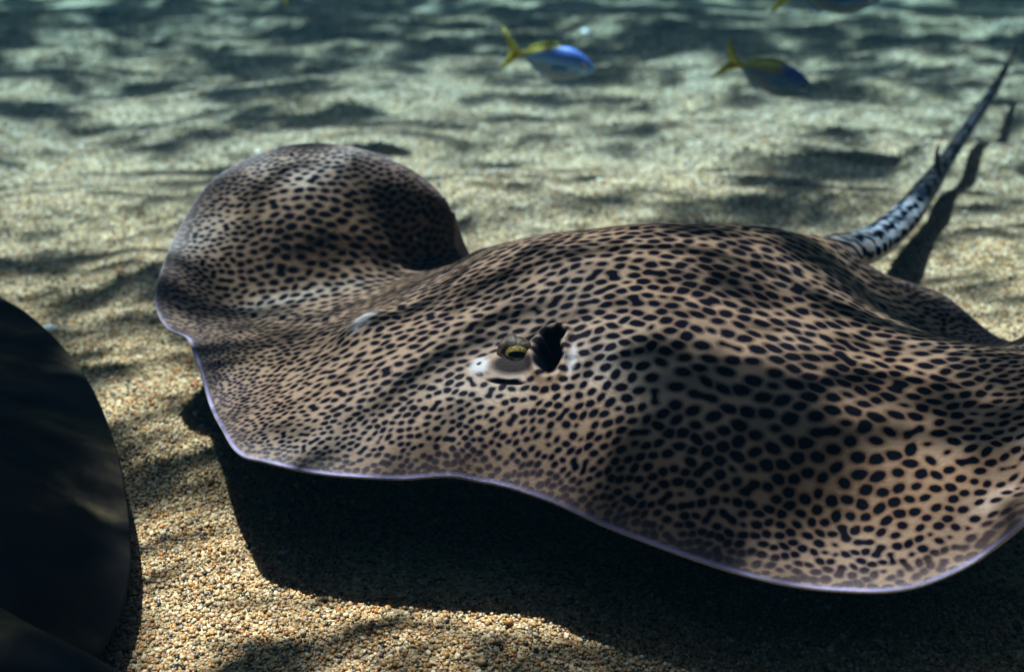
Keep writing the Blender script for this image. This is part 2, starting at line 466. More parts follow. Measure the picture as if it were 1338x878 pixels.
# spots: evenly spread points with a spacing that tightens towards snout and margins
def spacing(p, rimd):
    s = .0084 + .0098 * smooth(0, .17, rimd)
    sn = np.linalg.norm(p - np.array([-.28, .95]), axis=1)
    return s * (.76 + .24 * smooth(.28, .55, sn))
GX0, GY0, GST = -.56, .60, .0011
GW, GH = int(1.30 / GST), int(1.10 / GST)
cellr = .02
def pip(p):
    x, y = p[:, 0], p[:, 1]; inside = np.zeros(len(p), bool)
    q = rim2[::5]; a = q; b = np.roll(q, -1, 0)
    for (x1, y1), (x2, y2) in zip(a, b):
        c = (y1 > y) != (y2 > y)
        inside ^= c & (x < (x2 - x1) * (y - y1) / (y2 - y1 + 1e-12) + x1)
    return inside
cand = np.stack([GX0 + 1.30 * rng.random(90000), GY0 + 1.10 * rng.random(90000)], 1)
cand = cand[pip(cand)]
rd = np.concatenate([np.sqrt(((cand[k:k + 4000, None] - rim2[None, ::12])**2).sum(2).min(1)) for k in range(0, len(cand), 4000)])
cs = spacing(cand, rd)
acc = {}; sel = []
for i, (p, s) in enumerate(zip(cand.tolist(), cs.tolist())):
    kx, ky = int(p[0] / cellr), int(p[1] / cellr); ok = True
    for ax in (-1, 0, 1):
        for ay in (-1, 0, 1):
            for j in acc.get((kx + ax, ky + ay), ()):
                q = cand[j]
                if (q[0] - p[0])**2 + (q[1] - p[1])**2 < (.78 * s)**2: ok = False; break
            if not ok: break
        if not ok: break
    if ok: acc.setdefault((kx, ky), []).append(i); sel.append(i)
SP = cand[sel].copy(); SS = cs[sel].copy()
for it in range(8):           # even the spacing out
    mv = np.zeros_like(SP)
    for k in range(0, len(SP), 500):
        d = SP[k:k + 500, None] - SP[None]; r = np.linalg.norm(d, axis=2); r[r < 1e-9] = 9
        q = np.clip(1.05 - r / SS[None], 0, 1)
        mv[k:k + 500] = (d / r[..., None] * (q * SS[None])[..., None]).sum(1)
    SP += mv * .20
def splat(F, x0, y0, st, cx, cy, ra, rb, th, amp=1.0):
    w_ = int(2.2 * ra / st) + 2; ix, iy = int((cx - x0) / st), int((cy - y0) / st)
    a0, a1, b0, b1 = max(iy - w_, 0), min(iy + w_, F.shape[0]), max(ix - w_, 0), min(ix + w_, F.shape[1])
    if a1 <= a0 or b1 <= b0: return
    yy, xx = np.mgrid[a0:a1, b0:b1]
    dx = x0 + xx * st - cx; dy = y0 + yy * st - cy
    c, s = math.cos(th), math.sin(th)
    q = ((dx * c + dy * s) / ra)**2 + ((-dx * s + dy * c) / rb)**2
    F[a0:a1, b0:b1] += amp * np.exp(-.693 * q**1.7)
# nearest and second nearest spot at every point give close-packed spots with a pale net between
D1 = np.full((GH, GW), 9, np.float32); D2 = np.full((GH, GW), 9, np.float32); RD = np.full((GH, GW), .4, np.float32)
gone = set()
for k, ((cx, cy), s) in enumerate(zip(SP, SS)):
    if k in gone: continue
    ex, ey = 0.0, 0.0
    if random.random() < .10:                 # two spots grown together
        d = np.linalg.norm(SP - SP[k], axis=1); d[k] = 9; j = int(d.argmin())
        if j not in gone and j > k: ex, ey = (SP[j] - SP[k]) * .9; gone.add(j)
    w_ = int((1.25 * s + math.hypot(ex, ey)) / GST) + 2; ix, iy = int((cx - GX0) / GST), int((cy - GY0) / GST)
    a0, a1, b0, b1 = max(iy - w_, 0), min(iy + w_, GH), max(ix - w_, 0), min(ix + w_, GW)
    if a1 <= a0 or b1 <= b0: continue
    yy, xx = np.mgrid[a0:a1, b0:b1]
    dx = GX0 + xx * GST - cx; dy = GY0 + yy * GST - cy
    if ex or ey:
        tt = np.clip((dx * ex + dy * ey) / (ex * ex + ey * ey), 0, 1); dx = dx - tt * ex; dy = dy - tt * ey
    lng = max(smooth(1.12, 1.30, cy) * smooth(-.12, .05, cx), smooth(.40, .52, cx)); th = .12 + .28 * lng + random.gauss(0, .38 - .2 * lng); el = math.sqrt(1.22 + .55 * random.random() + .65 * lng); c, sn = math.cos(th), math.sin(th)
    wst = .085 * np.sin(np.pi * tt) * s / s if (ex or ey) else 0
    q = (wst + np.sqrt(((dx * c + dy * sn) / el)**2 + ((-dx * sn + dy * c) * el)**2) / s).astype(np.float32)
    rad = (.92 if ex else 1) * (.378 - .032 * smooth(.20, -.05, cx) + random.uniform(-.07, .05)) * (.55 if random.random() < .08 else 1)
    v1, v2, vr = D1[a0:a1, b0:b1], D2[a0:a1, b0:b1], RD[a0:a1, b0:b1]
    cl = q < v1
    D2[a0:a1, b0:b1] = np.where(cl, v1, np.minimum(v2, q)); RD[a0:a1, b0:b1] = np.where(cl, rad, vr); D1[a0:a1, b0:b1] = np.where(cl, q, v1)
A_ = (RD - D1) * 1.9; B_ = (D2 - D1 - .175) * 1.25
hh = np.clip(.5 + .5 * (B_ - A_) / .16, 0, 1)
FIELD = np.clip(.5 + (B_ * (1 - hh) + A_ * hh - .16 * hh * (1 - hh)), 0, 1.2).astype(np.float32)
def sample(F, x0, y0, st, p):
    fx = np.clip((p[:, 0] - x0) / st, 0, F.shape[1] - 2); fy = np.clip((p[:, 1] - y0) / st, 0, F.shape[0] - 2)
    ix, iy = fx.astype(int), fy.astype(int); fx -= ix; fy -= iy
    return (F[iy, ix] * (1 - fx) + F[iy, ix + 1] * fx) * (1 - fy) + (F[iy + 1, ix] * (1 - fx) + F[iy + 1, ix + 1] * fx) * fy
SPOT = sample(FIELD, GX0, GY0, GST, REST)

# normals of the top sheet
def grid_normals(Pg):
    du = np.roll(Pg, -1, 1) - np.roll(Pg, 1, 1)
    dv = np.gradient(Pg, axis=0)
    n_ = np.cross(dv, du); n_ /= np.linalg.norm(n_, axis=2, keepdims=True) + 1e-12
    n_[n_[..., 2].mean() * n_[..., 2] < 0] *= 1
    return n_ if n_[..., 2].mean() > 0 else -n_
Pg = TOP[1:].reshape(NR, NT, 3)
NRM = grid_normals(Pg)
NRM = np.vstack([NRM[0].mean(0)[None], NRM.reshape(-1, 3)])

# local features in the unrolled plane
DISP = np.zeros(len(REST)); PALE = np.zeros(len(REST)); DARK = np.zeros(len(REST))
def loc(cx, cy, ra, rb, th):
    dx, dy = REST[:, 0] - cx, REST[:, 1] - cy; c, s = math.cos(th), math.sin(th)
    return np.sqrt(((dx * c + dy * s) / ra)**2 + ((-dx * s + dy * c) / rb)**2)
q = loc(-.006, .972, .034, .024, 0); DISP += .0075 * np.exp(-q**2 * 1.3); PALE += .10 * np.exp(-q**2 * .35)
q = loc(-.165, 1.122, .034, .040, 0); DISP += .012 * np.exp(-q**2)
q = loc(-.168, 1.122, .013, .024, -.3); PALE += .72 * smooth(1.5, .3, q + .6 * (fbm(REST[:, 0] * 300, REST[:, 1] * 300, 4, 2) - .5))
q = loc(.037, .969, .0135, .028, .05) + .06 * (fbm(REST[:, 0] * 160, REST[:, 1] * 160, 8, 2) - .5)
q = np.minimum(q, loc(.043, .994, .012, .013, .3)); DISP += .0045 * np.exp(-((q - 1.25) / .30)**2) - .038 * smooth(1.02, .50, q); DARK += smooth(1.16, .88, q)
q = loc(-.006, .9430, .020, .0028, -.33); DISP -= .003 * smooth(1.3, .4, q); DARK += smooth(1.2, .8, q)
q = loc(-.033, .971, .011, .013, 0); PALE += .80 * smooth(1.35, .5, q); DISP += .0015 * np.exp(-q**2)
q = loc(-.008, .9500, .019, .0024, -.30); PALE += .15 * smooth(1.4, .5, q)
q = loc(.0600, .953, .0045, .017, -.15); PALE += .60 * smooth(1.5, .5, q)
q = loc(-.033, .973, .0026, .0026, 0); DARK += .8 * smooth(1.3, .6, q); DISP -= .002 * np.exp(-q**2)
PALE = np.clip(PALE, 0, 1) * (1 - np.clip(DARK, 0, 1)); DARK = np.clip(DARK, 0, 1)
# faint muscle and skin relief
DISP += (.0022 * (fbm(REST[:, 0] * 14, REST[:, 1] * 14, 61, 3) - .5) + .0005 * (fbm(REST[:, 0] * 90, REST[:, 1] * 90, 62, 2) - .5)) * smooth(.01, .08, RIMD)
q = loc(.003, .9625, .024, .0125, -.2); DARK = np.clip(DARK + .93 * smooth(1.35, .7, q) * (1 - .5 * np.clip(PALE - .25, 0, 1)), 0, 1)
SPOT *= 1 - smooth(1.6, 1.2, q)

TOPD = TOP + NRM * DISP[:, None]
body_c = np.exp(-(((REST[:, 0] - .12) / .30)**2 + ((REST[:, 1] - 1.12) / .16)**2)**1.5)
thick = .0035 + .016 * smooth(.0, .10, RIMD) + .070 * body_c * smooth(.02, .2, RIMD)
kz = smooth(.01, .06, RIMD)[:, None]
odir = NRM * (1 - kz) + np.array([0, 0, 1.0]) * kz; odir /= np.linalg.norm(odir, axis=1, keepdims=True)
BOT = TOP - odir * thick[:, None]
# ring of vertices rounding the margin
edge_i = 1 + (NR - 1) * NT + np.arange(NT)
Et, Eb = TOPD[edge_i], BOT[edge_i]; out_d = (TOP[edge_i] - TOP[edge_i - 3 * NT]); out_d /= np.linalg.norm(out_d, axis=1, keepdims=True)
mids = []
for a_ in (.18, .34, .5, .66, .82):
    an = math.pi * a_
    mids.append((Et + Eb) / 2 + (Et - Eb) / 2 * math.cos(an) + out_d * .0022 * math.sin(an))
BSTEP = 6                                     # the belly needs fewer vertices
rows_b = list(range(NR - 1, 0, -BSTEP))
VB = [BOT[1 + r_ * NT + np.arange(NT)] for r_ in rows_b]
V = np.vstack([TOPD] + mids + VB + [BOT[:1]])
ntop = 1 + NR * NT
def ring(k): return ntop + k * NT + np.arange(NT)
Qs = []
for r_ in range(NR - 1):
    a0 = 1 + r_ * NT + np.arange(NT); b0 = a0 + NT
    Qs.append(np.stack([a0, b0, np.roll(b0, -1), np.roll(a0, -1)], 1))
chain = [edge_i] + [ring(k) for k in range(len(mids) + len(VB))]
for A_, B_ in zip(chain[:-1], chain[1:]):
    Qs.append(np.stack([A_, B_, np.roll(B_, -1), np.roll(A_, -1)], 1))
a0 = 1 + np.arange(0, NT, 2)
Qs.append(np.stack([np.zeros(len(a0), int), a0, a0 + 1, 1 + (a0 + 1) % NT], 1))
lb = chain[-1]; li = np.arange(0, NT, 2)
Qs.append(np.stack([np.full(len(li), len(V) - 1), lb[(li + 2) % NT], lb[li + 1], lb[li]], 1))
Q = np.vstack(Qs)
me = mesh_np('disc', V, Q)
nb = len(V) - ntop
under = np.concatenate([np.zeros(ntop), np.full(nb, 1.0)])
under[ntop:ntop + NT] = .35
fattr(me, 'spot', np.concatenate([SPOT, np.zeros(nb)]))
fattr(me, 'rimd', np.concatenate([RIMD, np.zeros(nb)]))
fattr(me, 'pale', np.concatenate([PALE, np.zeros(nb)]))
fattr(me, 'dark', np.concatenate([DARK, np.zeros(nb)]))
fattr(me, 'under', under)
RIM_SHEEN = .12 + .88 * np.clip(smooth(1.30, 1.12, REST[:, 1]) * smooth(.60, .50, REST[:, 0]), 0, 1)  # lilac sheen painted along the near margin, weak elsewhere
BRZ = .85 * smooth(.18, .42, REST[:, 0]) * smooth(1.0, .80, REST[:, 1]) * (.4 + .6 * fbm(REST[:, 0] * 7, REST[:, 1] * 7, 91, 3)) * 1.3
fattr(me, 'bronze', np.concatenate([np.clip(BRZ, 0, 1), np.zeros(nb)]))
fattr(me, 'rim_sheen', np.concatenate([RIM_SHEEN, np.full(nb, .6)]))

def skin_material(name):
    m, t, N, L, P = new_mat(name)
    tc = N.new('ShaderNodeTexCoord')
    n1 = node(N, 'ShaderNodeTexNoise', i_Scale=9.0, i_Detail=3.0); L.new(tc.outputs['Object'], n1.inputs['Vector'])
    n2 = node(N, 'ShaderNodeTexNoise', i_Scale=260.0, i_Detail=3.0); L.new(tc.outputs['Object'], n2.inputs['Vector'])
    base = mixc(N, L, ramp(N, L, n1.outputs[0], [(.35, 0.0), (.68, 1.0)]), (.112, .060, .035), (.084, .053, .044))
    base = mixc(N, L, ramp(N, L, n2.outputs[0], [(.3, 0.0), (.75, .35)]), base, (.05, .038, .036))
    base = mixc(N, L, attr(N, 'cool').outputs['Fac'], base, (.24, .29, .37))
    base = mixc(N, L, attr(N, 'bronze').outputs['Fac'], base, (.20, .098, .052))
    rd_ = attr(N, 'rimd').outputs['Fac']
    base = mixc(N, L, ramp(N, L, rd_, [(.0, .9), (.022, .55), (.07, 0.0)]), base, (.060, .042, .050))
    # faint mottling of small dots between the main spots
    sp = attr(N, 'spot').outputs['Fac']
    wob = node(N, 'ShaderNodeMath', operation='MULTIPLY_ADD'); wob.inputs[1].default_value = .16
    L.new(n2.outputs[0], wob.inputs[0]); 
    sub = node(N, 'ShaderNodeMath', operation='SUBTRACT'); L.new(sp, sub.inputs[0]); sub.inputs[1].default_value = .08
    L.new(sub.outputs[0], wob.inputs[2])
    sf = ramp(N, L, wob.outputs[0], [(.31, 0.0), (.44, .45), (.60, 1.0)])
    fade = ramp(N, L, rd_, [(.003, 0.0), (.010, .45), (.026, 1.0)])
    sm = node(N, 'ShaderNodeMath', operation='MULTIPLY'); L.new(sf, sm.inputs[0]); L.new(fade, sm.inputs[1])
    net = ramp(N, L, sp, [(.0, 1.0), (.27, .0)])
    base = mixc(N, L, net, base, mixc(N, L, .75, base, (.230, .142, .092)))
    pale = attr(N, 'pale').outputs['Fac']
    base = mixc(N, L, pale, base, (.34, .31, .32))
    inv = node(N, 'ShaderNodeMath', operation='SUBTRACT'); inv.inputs[0].default_value = 1.0; L.new(pale, inv.inputs[1])
    sm2 = node(N, 'ShaderNodeMath', operation='MULTIPLY'); L.new(sm.outputs[0], sm2.inputs[0]); L.new(inv.outputs[0], sm2.inputs[1])
    c = mixc(N, L, sm2.outputs[0], base, mixc(N, L, ramp(N, L, n1.outputs[0], [(.3, 0.0), (.7, 1.0)]), (.002, .002, .005), (.006, .005, .007)))
    rl = node(N, 'ShaderNodeMath', operation='MULTIPLY'); L.new(ramp(N, L, rd_, [(.0, 1.0), (.0014, .8), (.0036, 0.0)]), rl.inputs[0]); L.new(attr(N, 'rim_sheen').outputs['Fac'], rl.inputs[1])
    c = mixc(N, L, rl.outputs[0], c, mixc(N, L, ramp(N, L, n1.outputs[0], [(.35, 0.0), (.65, 1.0)]), (.12, .10, .17), (.34, .28, .46)))  # painted sheen line on the rim
    c = mixc(N, L, attr(N, 'under').outputs['Fac'], c, (.30, .25, .24))
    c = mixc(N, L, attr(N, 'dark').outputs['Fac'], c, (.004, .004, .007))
    L.new(c, P.inputs['Base Color'])
    blk = node(N, 'ShaderNodeMath', operation='MAXIMUM'); L.new(sm2.outputs[0], blk.inputs[0]); L.new(attr(N, 'dark').outputs['Fac'], blk.inputs[1])
    spc = node(N, 'ShaderNodeMapRange'); L.new(blk.outputs[0], spc.inputs[0]); spc.inputs[3].default_value = .11; spc.inputs[4].default_value = .0
    L.new(spc.outputs[0], P.inputs['Specular IOR Level']); P.inputs['Roughness'].default_value = .46
    P.inputs['Subsurface Weight'].default_value = 0.0
    b = node(N, 'ShaderNodeBump', i_Strength=.45, i_Distance=.0014); L.new(n2.outputs[0], b.inputs['Height'])
    L.new(b.outputs[0], P.inputs['Normal'])
    return m
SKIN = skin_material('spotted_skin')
ray = empty('spotted_stingray', (.12, 1.12, 0))
tag(ray, 'large spotted stingray gliding low over the sand, covered in small black spots', 'stingray')
def child_at(o, root):       # keep world placement under an Empty at the thing's base
    o.parent = root; o.matrix_parent_inverse = Matrix.Translation(-Vector(root.location)); return o
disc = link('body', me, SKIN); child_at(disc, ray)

# tail
def tube(path, radii, nseg=48, flat=1.0, sub=14):
    P_ = np.array(path, float); R_ = np.array(radii, float); m_ = len(P_)
    tt = np.linspace(0, m_ - 1, (m_ - 1) * sub + 1)
    def cr(A):
        o_ = []
        for q in tt:
            i = min(int(q), m_ - 2); u = q - i
            p0, p1, p2, p3 = A[max(i - 1, 0)], A[i], A[i + 1], A[min(i + 2, m_ - 1)]
            o_.append(.5 * ((2 * p1) + (-p0 + p2) * u + (2 * p0 - 5 * p1 + 4 * p2 - p3) * u * u + (-p0 + 3 * p1 - 3 * p2 + p3) * u**3))
        return np.array(o_)
    C_ = cr(P_); r_ = np.maximum(cr(R_[:, None] if R_.ndim == 1 else R_), .0005)
    if r_.shape[1] == 1: r_ = np.hstack([r_, r_ * flat])
    T_ = np.gradient(C_, axis=0); T_ /= np.linalg.norm(T_, axis=1, keepdims=True)
    side = np.cross(T_, [0, 0, 1]); side /= np.linalg.norm(side, axis=1, keepdims=True)
    up = np.cross(side, T_)
    an = np.linspace(0, 2 * math.pi, nseg, endpoint=False)
    V_ = C_[:, None] + side[:, None] * (r_[:, :1] * np.cos(an))[..., None] + up[:, None] * (r_[:, 1:] * np.sin(an))[..., None]
    arc = np.concatenate([[0], np.cumsum(np.linalg.norm(np.diff(C_, axis=0), axis=1))])
    n_, k_ = V_.shape[:2]; id_ = np.arange(n_ * k_).reshape(n_, k_)
    Q_ = np.stack([id_[:-1], np.roll(id_[:-1], -1, 1), np.roll(id_[1:], -1, 1), id_[1:]], -1).reshape(-1, 4)
    # end caps as quads to a centre
    V2 = np.vstack([V_.reshape(-1, 3), C_[:1], C_[-1:]]); c0, c1 = n_ * k_, n_ * k_ + 1
    e_ = np.arange(0, k_, 2)
    Q_ = np.vstack([Q_, np.stack([np.full(len(e_), c0), id_[0][(e_ + 2) % k_], id_[0][e_ + 1], id_[0][e_]], 1),
                    np.stack([np.full(len(e_), c1), id_[-1][e_], id_[-1][e_ + 1], id_[-1][(e_ + 2) % k_]], 1)])
    return V2, Q_, arc, an, r_
TP = [(0.4, 1.33, 0.145), (0.461, 1.427, 0.125), (0.528, 1.505, 0.102), (0.635, 1.671, 0.075), (0.741, 1.856, 0.062), (0.83, 2.012, 0.06), (0.918, 2.156, 0.072), (1.074, 2.416, 0.09), (1.239, 2.712, 0.11)]
TR = [(.046, .026), (.038, .024), (.031, .024), (.026, .022), (.0205, .0195), (.0150, .0150), (.0130, .0130), (.0105, .0105), (.0030, .0030)]
V, Q, arc, an, rr_ = tube(TP, TR, 64, sub=34)
me = mesh_np('tail', V, Q)
TFx, TFy = int(1.6 / .001), int(.20 / .001)
TF = np.zeros((TFy, TFx), np.float32)
a_ = 0.0
while a_ < 1.25:
    nrow = 7 if a_ < .5 else 5; st_ = .0145 if a_ < .5 else .017
    for j in range(-1, nrow + 2):
        splat(TF, 0, 0, .001, a_ + random.uniform(-.004, .004) + (j % 2) * st_ * .5, .02 + .155 * (j + random.uniform(-.22, .22)) / nrow, .0062, .0072 if a_ < .5 else .0095, random.uniform(-.4, .4))
    a_ += st_
ns_ = len(arc); AA, NN = np.meshgrid(arc, (an + math.pi / 2) % (2 * math.pi), indexing='ij')
tsp = sample(TF, 0, 0, .001, np.stack([AA.ravel(), .02 + .155 * NN.ravel() / (2 * math.pi)], 1))
und = (smooth(.05, -.5, np.sin(an))[None] * np.ones((ns_, 1)))
mot = fbm(AA * 45, NN * 3, 77, 3)
und = np.clip(und + (AA > .50) * (smooth(.8, .0, np.sin(an))[None] * smooth(.42, .55, mot)) * .9, 0, 1)
pad = [0, 0]
fattr(me, 'spot', np.concatenate([tsp, pad])); fattr(me, 'rimd', np.full(len(V), .2)); fattr(me, 'cool', np.concatenate([(smooth(.02, .22, AA) * .95).ravel(), pad]))
fattr(me, 'pale', np.concatenate([np.clip(und * .72, 0, 1).ravel(), pad])); fattr(me, 'dark', np.concatenate([(.85 * smooth(.50, .60, AA) * smooth(-.1, .5, np.sin(an))[None]).ravel(), pad])); fattr(me, 'under', np.zeros(len(V)))
child_at(link('tail', me, SKIN), ray)
# stinger: a tapering blade standing off the tail
V, Q, *_ = tube([(0.779, 1.9159, 0.056), (0.775, 1.9119, 0.086), (0.769, 1.9079, 0.106), (0.765, 1.9039, 0.128)], [(.0105, .006), (.0085, .0045), (.0048, .003), (.0005, .0005)], 12, sub=4)
me = mesh_np('stinger', V, Q)
m, t, N, L, P = new_mat('horn'); P.inputs['Base Color'].default_value = (.035, .035, .05, 1); P.inputs['Roughness'].default_value = .4
child_at(link('stinger', me, m), ray)


# ------------------------------------------------------------------ eye
EG = Vector((-.02, -.80, .42)).normalized()                     # gaze
ER = Vector((1, 0, 0)); ER = (ER - EG * ER.dot(EG)).normalized(); EU = ER.cross(EG) * -1
if EU.z < 0: EU = -EU
EC = Vector((.005, .984, .2065)) + EG * .0040
def sph_patch(name, mat, parent, rad, amin, amax, nph=48, nr=10, cen=EC, col=None):
    """patch of a sphere round the gaze; amin/amax are functions of the angle"""
    V_ = []
    for j in range(nr + 1):
        for i in range(nph):
            ph = 2 * math.pi * i / nph; a_ = amin(ph) + (amax(ph) - amin(ph)) * j / nr
            d = EG * math.cos(a_) + (ER * math.cos(ph) + EU * math.sin(ph)) * math.sin(a_)
            V_.append(cen + d * rad(j / nr, ph))
    id_ = np.arange((nr + 1) * nph).reshape(nr + 1, nph)
    Q_ = np.stack([id_[:-1], id_[1:], np.roll(id_[1:], -1, 1), np.roll(id_[:-1], -1, 1)], -1).reshape(-1, 4)
    me_ = mesh_np(name, np.array(V_), Q_)
    if col is not None: fattr(me_, 'a', np.repeat(np.linspace(0, 1, nr + 1), nph))
    return link(name, me_, mat)
m_ball, t, N, L, P = new_mat('eye_ball')
P.inputs['Base Color'].default_value = (.02, .018, .014, 1); P.inputs['Roughness'].default_value = .12
m_iris, t, N, L, P = new_mat('eye_iris')
tc = N.new('ShaderNodeTexCoord'); nn = node(N, 'ShaderNodeTexNoise', i_Scale=420.0, i_Detail=4.0); L.new(tc.outputs['Object'], nn.inputs['Vector'])
c = ramp(N, L, nn.outputs[0], [(.3, (.05, .032, .008)), (.5, (.13, .085, .022)), (.72, (.30, .23, .09))])
c = mixc(N, L, ramp(N, L, attr(N, 'a').outputs['Fac'], [(.0, .8), (.25, 0.0), (.75, 0.0), (1.0, 1.0)]), c, (.02, .016, .006))
L.new(c, P.inputs['Base Color']); P.inputs['Roughness'].default_value = .10; P.inputs['Coat Weight'].default_value = 1.0; P.inputs['Coat Roughness'].default_value = .03
m_pup, t, N, L, P = new_mat('eye_pupil'); P.inputs['Base Color'].default_value = (.002, .002, .002, 1); P.inputs['Roughness'].default_value = .05
m_lid, t, N, L, P = new_mat('eye_lid')
tc = N.new('ShaderNodeTexCoord'); nn = node(N, 'ShaderNodeTexNoise', i_Scale=130.0, i_Detail=5.0); L.new(tc.outputs['Object'], nn.inputs['Vector'])
c = ramp(N, L, nn.outputs[0], [(.36, (.012, .009, .008)), (.52, (.045, .030, .021)), (.72, (.14, .095, .065))])
L.new(c, P.inputs['Base Color']); P.inputs['Roughness'].default_value = .55; P.inputs['Specular IOR Level'].default_value = .2
bb = node(N, 'ShaderNodeBump', i_Strength=.8, i_Distance=.0014); L.new(nn.outputs[0], bb.inputs['Height']); L.new(bb.outputs[0], P.inputs['Normal'])
Re = .0150
eye = sph_patch('eye', m_ball, ray, lambda t_, p_: Re, lambda p: 0.0001, lambda p: 2.6, nr=24); child_at(eye, ray)
iris = sph_patch('iris', m_iris, eye, lambda t_, p_: Re + .0004, lambda p: .0001, lambda p: .88, nr=12, col=1); iris.parent = eye
def pup(p):      # low crescent: wide at the sides, cut from above
    return .50 / math.sqrt((math.cos(p) / 1.15)**2 + (math.sin(p) / (.62 if math.sin(p) < 0 else .34))**2) 
pupil = sph_patch('pupil', m_pup, eye, lambda t_, p_: Re + .0008, lambda p: .0001, pup, nr=6); pupil.parent = eye
def opening(p):
    c_, s_ = abs(math.cos(p)), abs(math.sin(p)); e_ = 1.55
    hb = .56 if math.sin(p) > 0 else .62
    return 1 / ((c_ / 1.05)**e_ + (s_ / hb)**e_)**(1 / e_)
lid = sph_patch('eyelid', m_lid, ray, lambda t_, p_: .0153 + .0015 * math.sin(min(1, t_ * 1.8) * math.pi / 2) * (1 + .12 * math.sin(3 * p_ + 1)) + (.004 * t_ if math.cos(p_) < 0 else .001 * t_), opening, lambda p: 1.55, nph=64, nr=14); child_at(lid, ray)

# ------------------------------------------------------------------ dark ray at the frame's left edge
DR = [(-1.05, 1.496, 0.07), (-0.902, 1.496, 0.07), (-0.724, 1.396, 0.07), (-0.627, 1.308, 0.065), (-0.535, 1.19, 0.06), (-0.458, 1.054, 0.06), (-0.409, 0.944, 0.055), (-0.375, 0.845, 0.05), (-0.363, 0.774, 0.05), (-0.366, 0.721, 0.05), (-0.388, 0.68, 0.05), (-0.457, 0.647, 0.05), (-0.603, 0.639, 0.05), (-0.791, 0.715, 0.06), (-0.984, 0.873, 0.06), (-1.157, 1.166, 0.065), (-1.137, 1.367, 0.07)]
DI = [(-0.626, 0.799, 0.17), (-0.591, 0.93, 0.15), (-0.509, 0.751, 0.14), (-0.502, 0.886, 0.125), (-0.507, 1.008, 0.1), (-0.434, 0.829, 0.095), (-0.432, 0.719, 0.1), (-0.799, 0.891, 0.14), (-0.803, 1.09, 0.13), (-0.574, 0.686, 0.13)]
dr, di = np.array(DR), np.array(DI); d_all = np.vstack([dr, di])
TD = tps_fit(d_all[:, :2], d_all, 1e-4)
nt2, nr2 = 480, 90
rm = closed_spline(dr[:, :2], nt2); c2_ = np.array([-0.626, 0.799])
r2 = 1 - (1 - np.linspace(0, 1, nr2 + 1)[1:])**1.4
g2 = np.vstack([c2_[None], (c2_ + r2[:, None, None] * (rm - c2_)[None]).reshape(-1, 2)])
tp2 = tps_eval(d_all[:, :2], TD, g2); rad2 = np.concatenate([[0], np.repeat(r2, nt2)])
tp2[:, 2] += (fbm(g2[:, 0] * 9, g2[:, 1] * 9, 71, 3) - .5) * .016 * smooth(1, .8, rad2)
bt2 = tp2 - np.array([0, 0, 1]) * (.004 + .08 * smooth(1, .3, rad2))[:, None]
ed = 1 + (nr2 - 1) * nt2 + np.arange(nt2); mid2 = (tp2[ed] + bt2[ed]) / 2; od = np.zeros((nt2, 3)); od[:, :2] = rm - c2_; od /= np.linalg.norm(od, axis=1, keepdims=True)
V = np.vstack([tp2, mid2 + od * .002, bt2[1:][::-1].reshape(nr2, nt2, 3)[:, ::-1].reshape(-1, 3), bt2[:1]])
nt_ = 1 + nr2 * nt2
ch = [1 + r_ * nt2 + np.arange(nt2) for r_ in range(nr2)] + [nt_ + k * nt2 + np.arange(nt2) for k in range(nr2 + 1)]
Qs = [np.stack([A_, B_, np.roll(B_, -1), np.roll(A_, -1)], 1) for A_, B_ in zip(ch[:-1], ch[1:])]
a0 = 1 + np.arange(0, nt2, 2); Qs.append(np.stack([np.zeros(len(a0), int), a0, a0 + 1, 1 + (a0 + 1) % nt2], 1))
lb = ch[-1]; li = np.arange(0, nt2, 2); Qs.append(np.stack([np.full(len(li), len(V) - 1), lb[(li + 2) % nt2], lb[li + 1], lb[li]], 1))
me = mesh_np('dark_body', V, np.vstack(Qs))
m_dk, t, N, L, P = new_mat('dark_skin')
tc = N.new('ShaderNodeTexCoord')
nn = node(N, 'ShaderNodeTexNoise', i_Scale=7.0, i_Detail=4.0, i_Distortion=.6); L.new(tc.outputs['Object'], nn.inputs['Vector'])
n2 = node(N, 'ShaderNodeTexNoise', i_Scale=120.0, i_Detail=3.0); L.new(tc.outputs['Object'], n2.inputs['Vector'])
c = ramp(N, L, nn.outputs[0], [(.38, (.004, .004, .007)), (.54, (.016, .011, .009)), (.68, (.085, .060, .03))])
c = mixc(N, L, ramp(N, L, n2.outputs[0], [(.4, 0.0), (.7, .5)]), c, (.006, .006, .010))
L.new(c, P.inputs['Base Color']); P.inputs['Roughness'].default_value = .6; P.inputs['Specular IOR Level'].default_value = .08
dray = empty('dark_stingray', (-0.626, 0.799, 0))
tag(dray, 'dark nearly black stingray cut off by the left edge, close to the camera', 'stingray')
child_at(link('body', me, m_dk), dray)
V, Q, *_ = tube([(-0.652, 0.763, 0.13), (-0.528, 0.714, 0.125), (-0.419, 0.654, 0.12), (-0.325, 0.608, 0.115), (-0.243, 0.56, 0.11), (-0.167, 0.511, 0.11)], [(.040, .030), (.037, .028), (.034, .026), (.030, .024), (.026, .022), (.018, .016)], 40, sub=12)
child_at(link('tail', mesh_np('tail', V, Q), m_dk), dray)

